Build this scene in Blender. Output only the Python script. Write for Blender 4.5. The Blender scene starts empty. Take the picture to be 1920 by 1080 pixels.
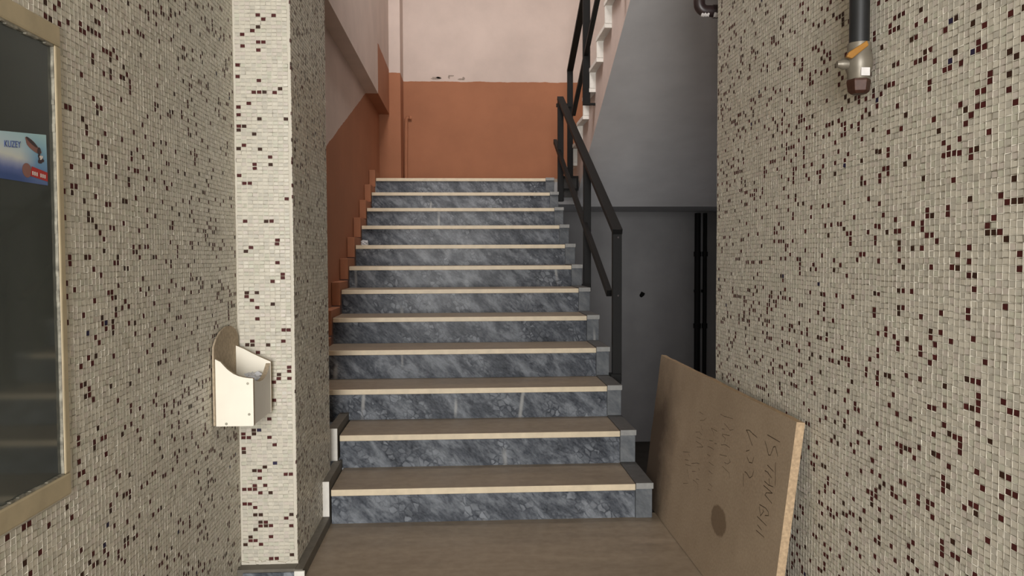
import bpy, bmesh, math, random
import numpy as np
from mathutils import Vector, Matrix, noise as mnoise
random.seed(7); RNG = np.random.default_rng(11)
SC = bpy.context.scene
COL = SC.collection

# ------------------------------------------------------------------ camera
CAM_AT = Vector((0.1942, 0.0, 1.1222))
RT = Vector((0.9983, -0.0576, -0.0036)); UPV = Vector((0.0059, 0.0397, 0.9992)); FW = Vector((0.0574, 0.9976, -0.0399))
FW.normalize(); RT = (RT - FW * RT.dot(FW)).normalized(); UPV = RT.cross(FW)
cd = bpy.data.cameras.new('camera'); cd.sensor_width = 36.0; cd.lens = 1550.0 / 1920.0 * 36.0
cd.clip_start = 0.02; cd.clip_end = 60
cam = bpy.data.objects.new('camera', cd); COL.objects.link(cam)
m = Matrix.Identity(4)
for i in range(3):
    m[i][0] = RT[i]; m[i][1] = UPV[i]; m[i][2] = -FW[i]; m[i][3] = CAM_AT[i]
cam.matrix_world = m
SC.camera = cam

# ------------------------------------------------------------------ light
w = bpy.data.worlds.new('overcast'); SC.world = w; w.use_nodes = True
w.node_tree.nodes['Background'].inputs[0].default_value = (0.95, 0.97, 1.0, 1)
w.node_tree.nodes['Background'].inputs[1].default_value = 0.25

def area(name, loc, target, sx, sy, watts, col):
    l = bpy.data.lights.new(name, 'AREA'); l.shape = 'RECTANGLE'; l.size = sx; l.size_y = sy
    l.energy = watts; l.color = col
    o = bpy.data.objects.new(name, l); COL.objects.link(o); o.location = loc
    o.rotation_euler = (Vector(target) - Vector(loc)).to_track_quat('-Z', 'Y').to_euler()
    return o
# daylight through the street door behind the camera, and through the stairwell's upper window
area('door_daylight', (-0.08, -2.8, 1.30), (-0.08, 3.5, 0.9), 1.15, 2.3, 258, (1.0, 0.985, 0.955))
area('stairwell_daylight', (0.0, 5.0, 5.3), (0.7, 8.6, 2.8), 1.0, 1.4, 105, (1.0, 0.96, 0.93))
SC.view_settings.view_transform = 'Standard'; SC.view_settings.look = 'None'
SC.view_settings.gamma = 1.0; SC.view_settings.use_curve_mapping = False
SC.view_settings.exposure = 0.0

# ------------------------------------------------------------------ materials
def S(r, g, b):
    return tuple((c / 255 / 12.92 if c / 255 <= 0.04045 else ((c / 255 + 0.055) / 1.055) ** 2.4) for c in (r, g, b)) + (1.0,)

class NT:
    def __init__(s, name):
        s.m = bpy.data.materials.new(name); s.m.use_nodes = True; s.t = s.m.node_tree
        s.b = s.t.nodes['Principled BSDF']
    def n(s, typ, **kw):
        x = s.t.nodes.new(typ)
        for k, v in kw.items():
            if k.startswith('i_'):
                k = k[2:]; k = int(k) if k.isdigit() else k
                x.inputs[k].default_value = v
            else: setattr(x, k, v)
        return x
    def l(s, a, b): s.t.links.new(a, b)
    def coord(s, rnd=True, scale=(1, 1, 1), rot=(0, 0, 0)):
        tc = s.n('ShaderNodeTexCoord'); mp = s.n('ShaderNodeMapping'); mp.inputs['Scale'].default_value = scale; mp.inputs['Rotation'].default_value = rot
        if rnd:
            oi = s.n('ShaderNodeObjectInfo'); ad = s.n('ShaderNodeVectorMath', operation='MULTIPLY_ADD')
            ad.inputs[1].default_value = (9, 7, 5); cmb = s.n('ShaderNodeCombineXYZ')
            s.l(oi.outputs['Random'], cmb.inputs[0]); s.l(oi.outputs['Random'], cmb.inputs[1]); s.l(oi.outputs['Random'], cmb.inputs[2])
            s.l(cmb.outputs[0], ad.inputs[0]); s.l(tc.outputs['Object'], ad.inputs[2]); s.l(ad.outputs[0], mp.inputs[0])
        else: s.l(tc.outputs['Object'], mp.inputs[0])
        return mp.outputs[0]
    def noise(s, vec, scale, detail=4, rough=.55, dist=0):
        x = s.n('ShaderNodeTexNoise'); x.inputs['Scale'].default_value = scale; x.inputs['Detail'].default_value = detail
        x.inputs['Roughness'].default_value = rough; x.inputs['Distortion'].default_value = dist; s.l(vec, x.inputs['Vector']); return x.outputs['Fac']
    def ramp(s, fac, stops, mode='LINEAR'):
        r = s.n('ShaderNodeValToRGB'); r.color_ramp.interpolation = mode; e = r.color_ramp.elements
        while len(e) < len(stops): e.new(0.5)
        for el, (p, c) in zip(e, stops): el.position = p; el.color = c
        s.l(fac, r.inputs[0]); return r.outputs[0]
    def mix(s, fac, a, b, mode='MIX'):
        x = s.n('ShaderNodeMix', data_type='RGBA', blend_type=mode)
        for sock, v in ((x.inputs['Factor'], fac), (x.inputs[6], a), (x.inputs[7], b)):
            if isinstance(v, (int, float)): sock.default_value = v
            elif isinstance(v, tuple): sock.default_value = v
            else: s.l(v, sock)
        return x.outputs[2]
    def math(s, op, a, b=0.0, c=None):
        x = s.n('ShaderNodeMath', operation=op)
        for i, v in enumerate((a, b) if c is None else (a, b, c)):
            if isinstance(v, (int, float)): x.inputs[i].default_value = v
            else: s.l(v, x.inputs[i])
        return x.outputs[0]
    def done(s, col, rough=.6, spec=.5, metal=0, bump=None, bstr=.1, bdist=.002):
        if isinstance(col, tuple): s.b.inputs['Base Color'].default_value = col
        else: s.l(col, s.b.inputs['Base Color'])
        if isinstance(rough, (int, float)): s.b.inputs['Roughness'].default_value = rough
        else: s.l(rough, s.b.inputs['Roughness'])
        s.b.inputs['Specular IOR Level'].default_value = spec; s.b.inputs['Metallic'].default_value = metal
        if bump is not None:
            bp = s.n('ShaderNodeBump'); bp.inputs['Strength'].default_value = bstr; bp.inputs['Distance'].default_value = bdist
            s.l(bump, bp.inputs['Height']); s.l(bp.outputs[0], s.b.inputs['Normal'])
        return s.m

def m_plain(name, col, rough=.6, spec=.5, metal=0, var=.12, scale=20, bump=.1):
    t = NT(name); v = t.coord(); f = t.noise(v, scale)
    dk = tuple(c * (1 - var) for c in col[:3]) + (1,); lt = tuple(min(1, c * (1 + var)) for c in col[:3]) + (1,)
    return t.done(t.ramp(f, [(.3, dk), (.7, lt)]), rough, spec, metal, f, bump)

def m_marble(name, dark, mid, light, peb=1.0, rough=.28):
    t = NT(name); v = t.coord(rot=(0, -.75, 0))
    def stretch(sc):
        mp = t.n('ShaderNodeMapping'); mp.inputs['Scale'].default_value = sc; t.l(v, mp.inputs[0]); return mp.outputs[0]
    vs = stretch((.75, 1.2, 1.7))
    big = t.noise(vs, 9.0, 7, .64, .35)
    base = t.ramp(big, [(.33, dark), (.47, mid), (.64, light)])
    fine = t.noise(vs, 60, 4, .6)
    base = t.mix(.28, base, t.ramp(fine, [(.32, dark), (.68, light)]))
    nv = t.n('ShaderNodeTexNoise'); nv.inputs['Scale'].default_value = 20; t.l(v, nv.inputs['Vector'])
    dist = t.n('ShaderNodeVectorMath', operation='MULTIPLY_ADD'); dist.inputs[1].default_value = (.035, .035, .035)
    t.l(nv.outputs['Color'], dist.inputs[0]); t.l(stretch((.9, 1, 1.15)), dist.inputs[2])
    def vor(feature):
        x = t.n('ShaderNodeTexVoronoi', feature=feature); x.inputs['Scale'].default_value = 35; t.l(dist.outputs[0], x.inputs['Vector']); return x
    vo, ve_ = vor('F1'), vor('DISTANCE_TO_EDGE')
    pb = t.ramp(ve_.outputs['Distance'], [(.05, (0, 0, 0, 1)), (.16, (1, 1, 1, 1))])
    zone = t.ramp(t.noise(vs, 5.0, 4, .6), [(.47, (0, 0, 0, 1)), (.58, (1, 1, 1, 1))])
    cellr = t.ramp(vo.outputs['Color'], [(.3, (0, 0, 0, 1)), (.85, (1, 1, 1, 1))])
    pm = t.mix(1.0, t.mix(1.0, pb, zone, 'MULTIPLY'), cellr, 'MULTIPLY')
    col = t.mix(t.math('MULTIPLY', pm, .60 * peb), base, tuple(min(1, c * 1.15) for c in light[:3]) + (1,))
    seam = t.math('MULTIPLY', t.mix(1.0, t.ramp(ve_.outputs['Distance'], [(.0, (1, 1, 1, 1)), (.05, (0, 0, 0, 1))]), zone, 'MULTIPLY'), .32 * peb)
    col = t.mix(seam, col, dark)
    # a few thin pale veins
    ve = t.n('ShaderNodeTexWave', wave_type='BANDS'); ve.inputs['Scale'].default_value = .55
    ve.inputs['Distortion'].default_value = 6; ve.inputs['Detail'].default_value = 3; ve.inputs['Detail Scale'].default_value = 1.4; t.l(t.coord(scale=(1.3, 1.3, .5)), ve.inputs['Vector'])
    vein = t.mix(1.0, t.ramp(ve.outputs['Fac'], [(.9935, (0, 0, 0, 1)), (1.0, (.6, .6, .6, 1))]), t.ramp(t.noise(v, 2.4, 2), [(.56, (0, 0, 0, 1)), (.62, (1, 1, 1, 1))]), 'MULTIPLY')
    col = t.mix(vein, col, S(190, 190, 188))
    return t.done(col, t.math('MULTIPLY_ADD', t.noise(v, 9, 3), .34, rough - .22), .08, 0, big, .05, .004)

def m_paint(name, low, high, a, b, x0=None, bumpk=.15, rough=.75):
    """two-tone wall paint: low colour below z = a + b*Y (object coordinates = world), only beyond Y = x0 if given"""
    t = NT(name); tc = t.n('ShaderNodeTexCoord'); sp = t.n('ShaderNodeSeparateXYZ'); t.l(tc.outputs['Object'], sp.inputs[0])
    v = tc.outputs['Object']; nz = t.noise(v, 9, 3); 
    zl = t.math('MULTIPLY_ADD', sp.outputs[1], b, a)
    d = t.math('SUBTRACT', sp.outputs[2], zl)
    d = t.math('ADD', d, t.math('MULTIPLY', t.math('SUBTRACT', nz, .5), .022))
    mk = t.math('LESS_THAN', d, 0.0)
    if x0 is not None: mk = t.math('MULTIPLY', mk, t.math('GREATER_THAN', sp.outputs[1], x0))
    f = t.noise(v, 2.2, 5, .6); f2 = t.noise(v, 55, 3)
    def tone(c): return t.ramp(f, [(.3, tuple(x * .90 for x in c[:3]) + (1,)), (.7, tuple(min(1, x * 1.06) for x in c[:3]) + (1,))])
    return t.done(t.mix(mk, tone(high), tone(low)), rough, .35, 0, f2, bumpk)

ORANGE = S(165, 110, 80); PINK = S(206, 189, 180); GREY = S(226, 225, 226)
M = {}
M['cream1'] = m_plain('mosaic_cream', S(206, 200, 185), .34, .5, 0, .05, 60, .05)
M['cream2'] = m_plain('mosaic_cream_grey', S(192, 187, 174), .38, .5, 0, .06, 60, .05)
M['cream3'] = m_plain('mosaic_cream_pink', S(202, 193, 182), .32, .5, 0, .06, 60, .05)
M['cream4'] = m_plain('mosaic_cream_green', S(197, 195, 178), .30, .5, 0, .06, 60, .05)
M['maroon'] = m_plain('mosaic_maroon', S(76, 32, 30), .55, .2, 0, .2, 60, .05)
M['brown'] = m_plain('mosaic_brown', S(58, 36, 26), .55, .2, 0, .2, 60, .05)
M['navy'] = m_plain('mosaic_navy', S(42, 36, 62), .55, .2, 0, .2, 60, .05)
def m_grout():
    t = NT('grout'); v = t.coord(rnd=False); f = t.noise(v, 3, 5, .6); f2 = t.noise(v, 90, 3)
    return t.done(t.ramp(f, [(.3, S(200, 194, 180)), (.7, S(216, 210, 196))]), .85, .3, 0, f2, .3)
M['grout'] = m_grout()
M['groutshade'] = m_plain('shaded_joint_grout', S(142, 136, 122), .9, .2, 0, .15, 40, .1)  # shadow lines of the horizontal joints, painted in as a darker grout colour
M['riser'] = m_marble('grey_marble', S(46, 49, 56), S(77, 81, 89), S(138, 143, 150), 1.2)
M['block'] = m_marble('grey_marble_block', S(86, 90, 95), S(104, 108, 113), S(126, 129, 132), .35)
M['blockpale'] = m_plain('sawn_marble_edge', S(150, 150, 148), .5, .4, 0, .12, 40, .1)
def m_tread():
    t = NT('worn_limestone'); v = t.coord(); v2 = t.coord(scale=(.6, 4, 4))
    f = t.noise(v2, 3.2, 6, .62, .3); g = t.noise(v, 26, 4)
    c = t.ramp(f, [(.3, S(136, 121, 103)), (.55, S(152, 137, 118)), (.75, S(166, 150, 131))])
    c = t.mix(.25, c, t.ramp(g, [(.35, S(118, 103, 87)), (.65, S(166, 151, 133))]))
    sp = t.ramp(t.noise(v, 14, 2), [(.74, (0, 0, 0, 1)), (.8, (.5, .5, .5, 1))])
    return t.done(t.mix(sp, c, S(112, 94, 78)), t.math('MULTIPLY_ADD', f, .25, .3), .45, 0, g, .04)
M['tread'] = m_tread()
M['nosing'] = m_plain('cream_limestone_edge', S(222, 206, 178), .42, .45, 0, .08, 22, .06)
M['skirt'] = m_plain('dusty_skirting_top', S(104, 99, 90), .6, .4, 0, .15, 30, .1)
M['platetop'] = m_plain('dusty_grey_plate', S(90, 89, 88), .6, .4, 0, .15, 30, .1)
M['white'] = m_plain('white_limed_edge', S(232, 229, 222), .6, .4, 0, .08, 26, .1)
M['orange'] = m_plain('orange_paint', ORANGE, .7, .35, 0, .08, 8, .1)
M['darkorange'] = m_paint('orange_pink_stair_wall', ORANGE, PINK, 1.797 - 5.1 * .347, .347)
M['backpaint'] = m_paint('orange_pink_back_wall', ORANGE, PINK, 2.905, 0)
M['beampaint'] = m_paint('orange_pink_beam', ORANGE, PINK, 2.93, 0, 7.15)
M['pink'] = m_plain('pink_plaster', PINK, .75, .35, 0, .05, 6, .1)
M['grey'] = m_plain('grey_plaster', GREY, .75, .35, 0, .06, 3, .12)
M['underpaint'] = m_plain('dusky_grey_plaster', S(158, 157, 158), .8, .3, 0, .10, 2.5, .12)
M['stringer'] = m_plain('stringer_paint', S(206, 190, 182), .75, .35, 0, .06, 5, .12)
M['ceil'] = m_plain('ceiling_plaster', S(205, 200, 192), .8, .3, 0, .05, 4, .1)
M['black'] = m_plain('black_iron_paint', S(9, 8, 8), .6, .3, 0, .2, 30, .1)
M['plateiron'] = m_plain('dull_iron_plate', S(70, 69, 68), .7, .3, 0, .2, 30, .1)
M['pipe'] = m_plain('black_pipe_paint', S(24, 25, 27), .5, .5, 0, .2, 30, .1)
M['brownpipe'] = m_plain('brown_pipe_paint', S(50, 38, 38), .4, .5, 0, .25, 30, .2)
M['steel'] = m_plain('dull_chrome', S(122, 115, 103), .42, .5, .35, .1, 30, .05)
M['brass'] = m_plain('rusty_brass_cap', S(62, 36, 26), .5, .4, .2, .25, 60, .2)
M['yellow'] = m_plain('yellow_lever', S(150, 104, 38), .5, .5, 0, .12, 40, .05)
M['paper'] = m_plain('paper_white', S(205, 205, 208), .8, .3, 0, .06, 30, .2)
M['whiteflake'] = m_plain('white_tape', S(215, 210, 208), .7, .3, 0, .08, 40, .2)
M['frame'] = m_plain('cream_window_paint', S(176, 162, 134), .55, .45, 0, .12, 14, .15)
M['putty'] = m_plain('old_putty', S(132, 128, 116), .8, .3, 0, .5, 60, .4)
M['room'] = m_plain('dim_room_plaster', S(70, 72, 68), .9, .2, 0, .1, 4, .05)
M['laminate'] = m_plain('cream_laminate', S(243, 237, 222), .45, .45, 0, .03, 12, .03)
M['laminate2'] = m_plain('grey_cream_laminate', S(224, 220, 212), .45, .45, 0, .03, 12, .03)
M['mdf'] = m_plain('brown_chipboard_edge', S(176, 160, 138), .85, .25, 0, .2, 90, .25)
M['screw'] = m_plain('zinc_screw', S(150, 146, 132), .4, .5, .7, .1, 60, .05)
M['chip'] = m_plain('bare_plaster_chip', S(158, 144, 134), .9, .2, 0, .2, 60, .2)
M['hole'] = m_plain('black_socket_hole', S(16, 15, 15), .9, .2, 0, .1, 60, .2)
M['floorlow'] = m_plain('dark_cellar_floor', S(60, 55, 50), .85, .3, 0, .2, 6, .1)

def m_board():
    t = NT('weathered_particle_board'); tc = t.n('ShaderNodeTexCoord'); v = tc.outputs['Object']; sp = t.n('ShaderNodeSeparateXYZ'); t.l(v, sp.inputs[0])
    f = t.noise(v, 4, 5, .6); g = t.noise(v, 120, 3, .6)
    c = t.ramp(f, [(.3, S(158, 140, 119)), (.7, S(176, 158, 136))])
    c = t.mix(.22, c, t.ramp(g, [(.35, S(124, 104, 82)), (.65, S(184, 164, 138))]))
    # dirt band along the far edge (own shape) and an oval stain
    e = t.math('ADD', sp.outputs[0], t.math('MULTIPLY', t.math('SUBTRACT', t.noise(v, 9, 4, .7), .5), .22))
    band = t.ramp(t.math('SUBTRACT', e, 1.10), [(0.0, (0, 0, 0, 1)), (.26, (.95, .95, .95, 1))])
    low = t.ramp(t.math('ADD', sp.outputs[1], t.math('MULTIPLY', t.math('SUBTRACT', t.noise(v, 7, 4, .7), .5), .25)), [(.40, (1, 1, 1, 1)), (.70, (.08, .08, .08, 1))])
    c = t.mix(t.mix(1.0, band, low, 'MULTIPLY'), c, S(74, 60, 48))
    dx = t.math('DIVIDE', t.math('SUBTRACT', sp.outputs[0], .5086), .085); dz = t.math('DIVIDE', t.math('SUBTRACT', sp.outputs[1], .2216), .052)
    r2 = t.math('ADD', t.math('MULTIPLY', dx, dx), t.math('MULTIPLY', dz, dz)); r2 = t.math('ADD', r2, t.math('MULTIPLY', t.math('SUBTRACT', t.noise(v, 40, 3), .5), .7))
    st = t.ramp(r2, [(.75, (.62, .62, .62, 1)), (1.05, (0, 0, 0, 1))]); c = t.mix(st, c, S(88, 66, 44))
    return t.done(c, .78, .3, 0, g, .12)
M['board'] = m_board()
M['boardedge'] = m_plain('raw_chipboard_edge', S(178, 154, 125), .85, .25, 0, .22, 110, .3)
M['pencil'] = m_plain('pencil_mark', S(84, 68, 52), .7, .3, 0, .15, 60, .0)

def m_glass():
    t = NT('dusty_window_glass'); v = t.coord(rnd=False); f = t.noise(v, 3.5, 4)
    t.b.inputs['Transmission Weight'].default_value = .45
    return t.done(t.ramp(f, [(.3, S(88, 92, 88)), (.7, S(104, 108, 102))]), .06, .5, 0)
M['glass'] = m_glass()

def m_poster():
    t = NT('blue_poster_print'); tc = t.n('ShaderNodeTexCoord'); sp = t.n('ShaderNodeSeparateXYZ'); t.l(tc.outputs['Object'], sp.inputs[0])
    n = t.math('MULTIPLY', t.math('SUBTRACT', t.noise(tc.outputs['Object'], 22, 4), .5), .012)
    g = t.math('DIVIDE', t.math('ADD', t.math('ADD', sp.outputs[2], t.math('MULTIPLY', sp.outputs[1], .06)), n), .1)
    cl = t.ramp(g, [(.02, S(64, 86, 138)), (.14, S(96, 112, 164)), (.24, S(150, 158, 190)), (.36, S(208, 212, 206)), (.60, S(186, 208, 218)), (.9, S(168, 206, 214))])
    cr = t.ramp(g, [(.02, S(92, 112, 160)), (.3, S(110, 150, 190)), (.6, S(138, 182, 208)), (.95, S(176, 212, 216))])
    rt_ = t.ramp(t.math('MULTIPLY_ADD', sp.outputs[1], 10.0, 1.15), [(.2, (0, 0, 0, 1)), (.75, (1, 1, 1, 1))])
    c = t.mix(rt_, cl, cr)
    return t.done(c, .35, .5)
M['poster'] = m_poster()
for k, c in dict(p_ink=(74, 92, 150), p_red=(178, 54, 52), p_pale=(222, 214, 210), p_brown=(140, 100, 92), p_dark=(66, 56, 60)).items():
    M[k] = m_plain('print_' + k[2:], S(*c), .4, .45, 0, .05, 30, 0)

# ------------------------------------------------------------------ mesh helpers
class MB:
    def __init__(s): s.v = []; s.f = []; s.mi = []
    def quad(s, pts, mi=0):
        n = len(s.v); s.v += [tuple(p) for p in pts]; s.f.append(tuple(range(n, n + len(pts)))); s.mi.append(mi)
    def box(s, x0, x1, y0, y1, z0, z1, mi=0, faces=None):
        n = len(s.v); s.v += [(x, y, z) for z in (z0, z1) for y in (y0, y1) for x in (x0, x1)]
        for k, f in enumerate(((0, 2, 3, 1), (4, 5, 7, 6), (0, 1, 5, 4), (2, 6, 7, 3), (0, 4, 6, 2), (1, 3, 7, 5))):
            s.f.append(tuple(n + i for i in f)); s.mi.append(mi if not faces else faces.get(k, mi))
        return s
    def prism(s, poly, axis, a, b, mi=0, cap=None):
        """poly: 2-D points; axis 0: (y,z) swept along x, 1: (x,z) along y, 2: (x,y) along z"""
        area2 = sum(poly[i][0] * poly[(i + 1) % len(poly)][1] - poly[(i + 1) % len(poly)][0] * poly[i][1] for i in range(len(poly)))
        poly = list(poly) if area2 > 0 else list(reversed(poly))
        def P(q, t): return {0: (t, q[0], q[1]), 1: (q[0], t, q[1]), 2: (q[0], q[1], t)}[axis]
        n = len(s.v); k = len(poly); s.v += [P(q, a) for q in poly] + [P(q, b) for q in poly]
        flip = axis == 1
        def F(f, mm):
            s.f.append(tuple(reversed(f)) if flip else tuple(f)); s.mi.append(mm)
        F([n + i for i in reversed(range(k))], mi if cap is None else cap); F([n + k + i for i in range(k)], mi if cap is None else cap)
        for i in range(k):
            j = (i + 1) % k; F([n + i, n + j, n + k + j, n + k + i], mi)
        return s
    def tube(s, path, r, seg=12, mi=0, caps=True):
        path = [Vector(p) for p in path]; rs = r if isinstance(r, (list, tuple)) else [r] * len(path)
        n = len(s.v); up = None
        for i, p in enumerate(path):
            d = (path[min(i + 1, len(path) - 1)] - path[max(i - 1, 0)]).normalized()
            if up is None: up = d.orthogonal().normalized()
            else: up = (up - d * up.dot(d)).normalized()
            bi = d.cross(up)
            for k in range(seg):
                a = 2 * math.pi * k / seg; q = p + (up * math.cos(a) + bi * math.sin(a)) * rs[i]; s.v.append(tuple(q))
        for i in range(len(path) - 1):
            for k in range(seg):
                a = n + i * seg + k; b = n + i * seg + (k + 1) % seg
                s.f.append((a, b, b + seg, a + seg)); s.mi.append(mi)
        if caps:
            s.f.append(tuple(n + k for k in reversed(range(seg)))); s.mi.append(mi)
            e = n + (len(path) - 1) * seg; s.f.append(tuple(e + k for k in range(seg))); s.mi.append(mi)
        return s
    def bar(s, p0, p1, wx, h, mi=0):
        """rectangular bar from p0 to p1 lying in a plane of constant x; wx = extent along x, h = depth across"""
        p0, p1 = Vector(p0), Vector(p1); d = (p1 - p0).normalized(); up = Vector((1, 0, 0)).cross(d).normalized()
        n = len(s.v); X = Vector((wx / 2, 0, 0)); U = up * (h / 2)
        for p in (p0, p1): s.v += [tuple(p - X - U), tuple(p + X - U), tuple(p + X + U), tuple(p - X + U)]
        for f in ((3, 2, 1, 0), (4, 5, 6, 7), (0, 1, 5, 4), (1, 2, 6, 5), (2, 3, 7, 6), (3, 0, 4, 7)):
            s.f.append(tuple(n + i for i in f)); s.mi.append(mi)
        return s
    def build(s, name, mats, parent=None, bevel=0, smooth=False, at=None, fix=True):
        me = bpy.data.meshes.new(name)
        off = Vector(parent.matrix_basis.translation) if parent is not None else Vector((0, 0, 0))
        g = parent.parent if parent is not None else None
        if g is not None: off = off + Vector(g.matrix_basis.translation)
        loc = Vector(at) if at is not None else off
        me.from_pydata([tuple(Vector(v) - loc) for v in s.v], [], s.f)
        if not isinstance(mats, (list, tuple)): mats = [mats]
        for mm in mats: me.materials.append(M[mm] if isinstance(mm, str) else mm)
        me.polygons.foreach_set('material_index', s.mi)
        if fix:
            bm = bmesh.new(); bm.from_mesh(me); bmesh.ops.recalc_face_normals(bm, faces=bm.faces); bm.to_mesh(me); bm.free()
        if smooth: me.polygons.foreach_set('use_smooth', [True] * len(me.polygons))
        me.update()
        o = bpy.data.objects.new(name, me); COL.objects.link(o)
        o.location = loc - off
        if parent is not None: o.parent = parent
        if bevel:
            b = o.modifiers.new('edge', 'BEVEL'); b.width = bevel; b.segments = 2; b.limit_method = 'ANGLE'
        if smooth and len(me.polygons) > 8:
            o.modifiers.new('split', 'EDGE_SPLIT').split_angle = math.radians(40)
        return o
def empty(name, loc):
    o = bpy.data.objects.new(name, None); COL.objects.link(o); o.location = loc; o.empty_display_size = .1
    o.matrix_basis = Matrix.Translation(loc); return o
def tag(o, label, cat=None, group=None, kind=None):
    if label: o['label'] = label
    if cat: o['category'] = cat
    if group: o['group'] = group
    if kind: o['kind'] = kind
    return o
def struct(o, label=None):
    o['kind'] = 'structure'
    if label: o['label'] = label
    return o
# ================================================================== setting
RISE = [0.1459, 0.2978, 0.4526, 0.6089, 0.7595, 0.9081, 1.05, 1.1951, 1.3454, 1.4963, 1.646, 1.7973]
Z1, DEP = 3.4574, 0.35095
LX, RX = -0.59, 1.14            # mosaic walls of the entrance
PX0, PX1, PY0, PY1 = LX, -0.395, 2.905, 3.62   # mosaic pillar
FRONT = -0.85
WY1, WZ0, WZ1, WY0 = 1.672, 0.652, 1.568, 0.55   # window opening incl. frame

b = MB(); b.box(-1.6, LX - .004, FRONT, WY0, -.35, 3.05); b.box(-1.6, LX - .004, WY1, PY1, -.35, 3.05) if False else None
b = MB()
for (y0, y1, z0, z1) in ((FRONT, WY0, -.35, 3.05), (WY1, PY1, -.35, 3.05), (WY0, WY1, -.35, WZ0), (WY0, WY1, WZ1, 3.05)):
    b.box(LX - .2, LX - .0029, y0, y1, z0, z1)
wall_left = struct(b.build('wall_left', 'grout'), 'cream mosaic wall flecked with maroon holding the dark window')
b = MB(); b.box(LX - .02, PX1 - .0029, PY0 + .0029, PY1, -.15, 3.05)
pillar = struct(b.build('pillar', 'grout'), 'bright cream mosaic pillar beside the first stair steps')
b = MB(); b.box(RX + .0029, RX + .19, FRONT, 3.062, -.35, 3.05)
wall_right = struct(b.build('wall_right', 'grout'), 'cream mosaic wall flecked with maroon behind the leaning board')
b = MB(); b.box(RX + .19, 3.1, 2.9, 3.062, -.95, 5.6)
struct(b.build('wall_front', 'grey'), 'plain wall closing the stairwell behind the mosaic wall')
b = MB(); b.box(2.95, 3.1, 3.062, 8.75, -.95, 5.6)
struct(b.build('wall_stair_right', 'grey'), 'grey side wall behind the upper flight')
b = MB(); b.box(-.80, -.63, PY1 - .02, 8.75, -.3, 5.6)
struct(b.build('wall_stair_left', 'darkorange'), 'stair wall painted orange below a slanting line and pink above')
b = MB(); b.box(-.80, 3.1, 8.6, 8.75, 1.60, 5.6)
wall_back = struct(b.build('wall_back', 'backpaint'), 'landing wall painted orange below and pink above')
b = MB(); b.box(.9, 3.1, 8.6, 8.75, -.95, 1.60)
wall_cellar = struct(b.build('wall_cellar', 'underpaint'), 'dark grey wall under the landing')
b = MB(); b.box(-.63, -.42, 8.2, 8.6, 1.6, 5.6)
struct(b.build('pilaster', 'backpaint'), 'shallow corner pilaster on the landing')
b = MB(); b.box(-.64, -.53, PY1, 8.2, 2.50, 5.6)
struct(b.build('beam', 'beampaint'), 'dropped beam running along the stair wall')
b = MB(); b.box(-.80, 3.1, FRONT, 4.05, 3.05, 3.2); b.box(-.80, 3.1, 3.9, 4.05, 3.2, 5.6)
struct(b.build('ceiling', 'ceil'), 'plaster ceiling over the entrance')
b = MB(); b.box(-.80, 3.1, 3.9, 8.75, 5.6, 5.7); struct(b.build('ceiling_stairwell', 'ceil'), 'plaster ceiling over the stairwell')
# floors
b = MB(); b.box(-.40, RX + .1, 2.80, Z1 + .06, -.10, 0.0)
floor = struct(b.build('floor', 'tread', bevel=.003), 'dusty beige stone floor at the foot of the stairs')
b = MB(); b.box(-.366, RX, 2.815, 2.835, -.19, -.028)
b.build('step_riser', 'riser', floor)
b = MB(); b.box(LX - .1, RX + .1, -2.2, 2.82, -.30, -.19); struct(b.build('floor_entrance', 'tread'), 'beige stone floor of the entrance, one step down')
b = MB(); b.box(.93, 2.95, 3.062, 3.95, -.12, -.004); struct(b.build('floor_under_stairs', 'floorlow'), 'dark floor beside the first flight')
b = MB(); b.box(.80, 3.1, 3.95, 8.6, -.98, -.86); b.box(.80, 3.1, 3.90, 3.95, -.9, -.1); struct(b.build('floor_cellar', 'floorlow'), 'dark cellar floor under the landing')
b = MB(); b.box(-.63, 1.213, Z1 + DEP * 11 + .004, 8.6, 1.57, RISE[11] - .03); b.box(1.213, 2.95, 7.668, 8.6, 1.57, RISE[11] - .03)
struct(b.build('landing', 'underpaint'), 'grey landing slab at the top of the first flight')
b = MB(); b.box(-.63, 2.95, Z1 + DEP * 11 + .012, 8.6, RISE[11] - .03, RISE[11] - .001)
struct(b.build('floor_landing', 'tread'), 'beige stone floor of the landing')

# ------------------------------------------------------------------ mosaic
PU, PV = .0178, .0130
def proj_area(p, nrm):
    d = Vector(p) - CAM_AT; z = d.dot(FW)
    if z < .3: return 0
    x = 960 + 1550 * d.dot(RT) / z; y = 540 - 1550 * d.dot(UPV) / z
    if not (4 < x < 1916 and 4 < y < 1076): return 0
    return abs(d.normalized().dot(nrm)) / (z * z)
TILE_BASE = []
def tile_verts(ru):
    w_, h_ = PU * .445, PV * .440; c = .0007
    return np.array([[-w_, -h_, -.003], [w_, -h_, -.003], [w_, h_, -.003], [-w_, h_, -.003],
                     [-w_, -h_, -.0004], [w_, -h_, -.0004], [w_, h_, -.0004], [-w_, h_, -.0004],
                     [-w_ + c, -h_ + c, .0], [w_ - c, -h_ + c, .0], [w_ - c, h_ - c, .0], [-w_ + c, h_ - c, .0]])
TF = np.array([[8, 9, 10, 11], [4, 5, 9, 8], [5, 6, 10, 9], [6, 7, 11, 10], [7, 4, 8, 11], [0, 1, 5, 4], [1, 2, 6, 5], [2, 3, 7, 6], [3, 0, 4, 7]])
MOS = ['cream1', 'cream2', 'cream3', 'cream4', 'maroon', 'brown', 'navy']
def one_tile_mesh(k):
    me = bpy.data.meshes.new('tile'); me.from_pydata([tuple(v) for v in tile_verts(0)], [], [tuple(f) for f in TF])
    me.materials.append(M[MOS[k]]); return me
TMESH = [one_tile_mesh(k) for k in range(7)]

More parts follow.
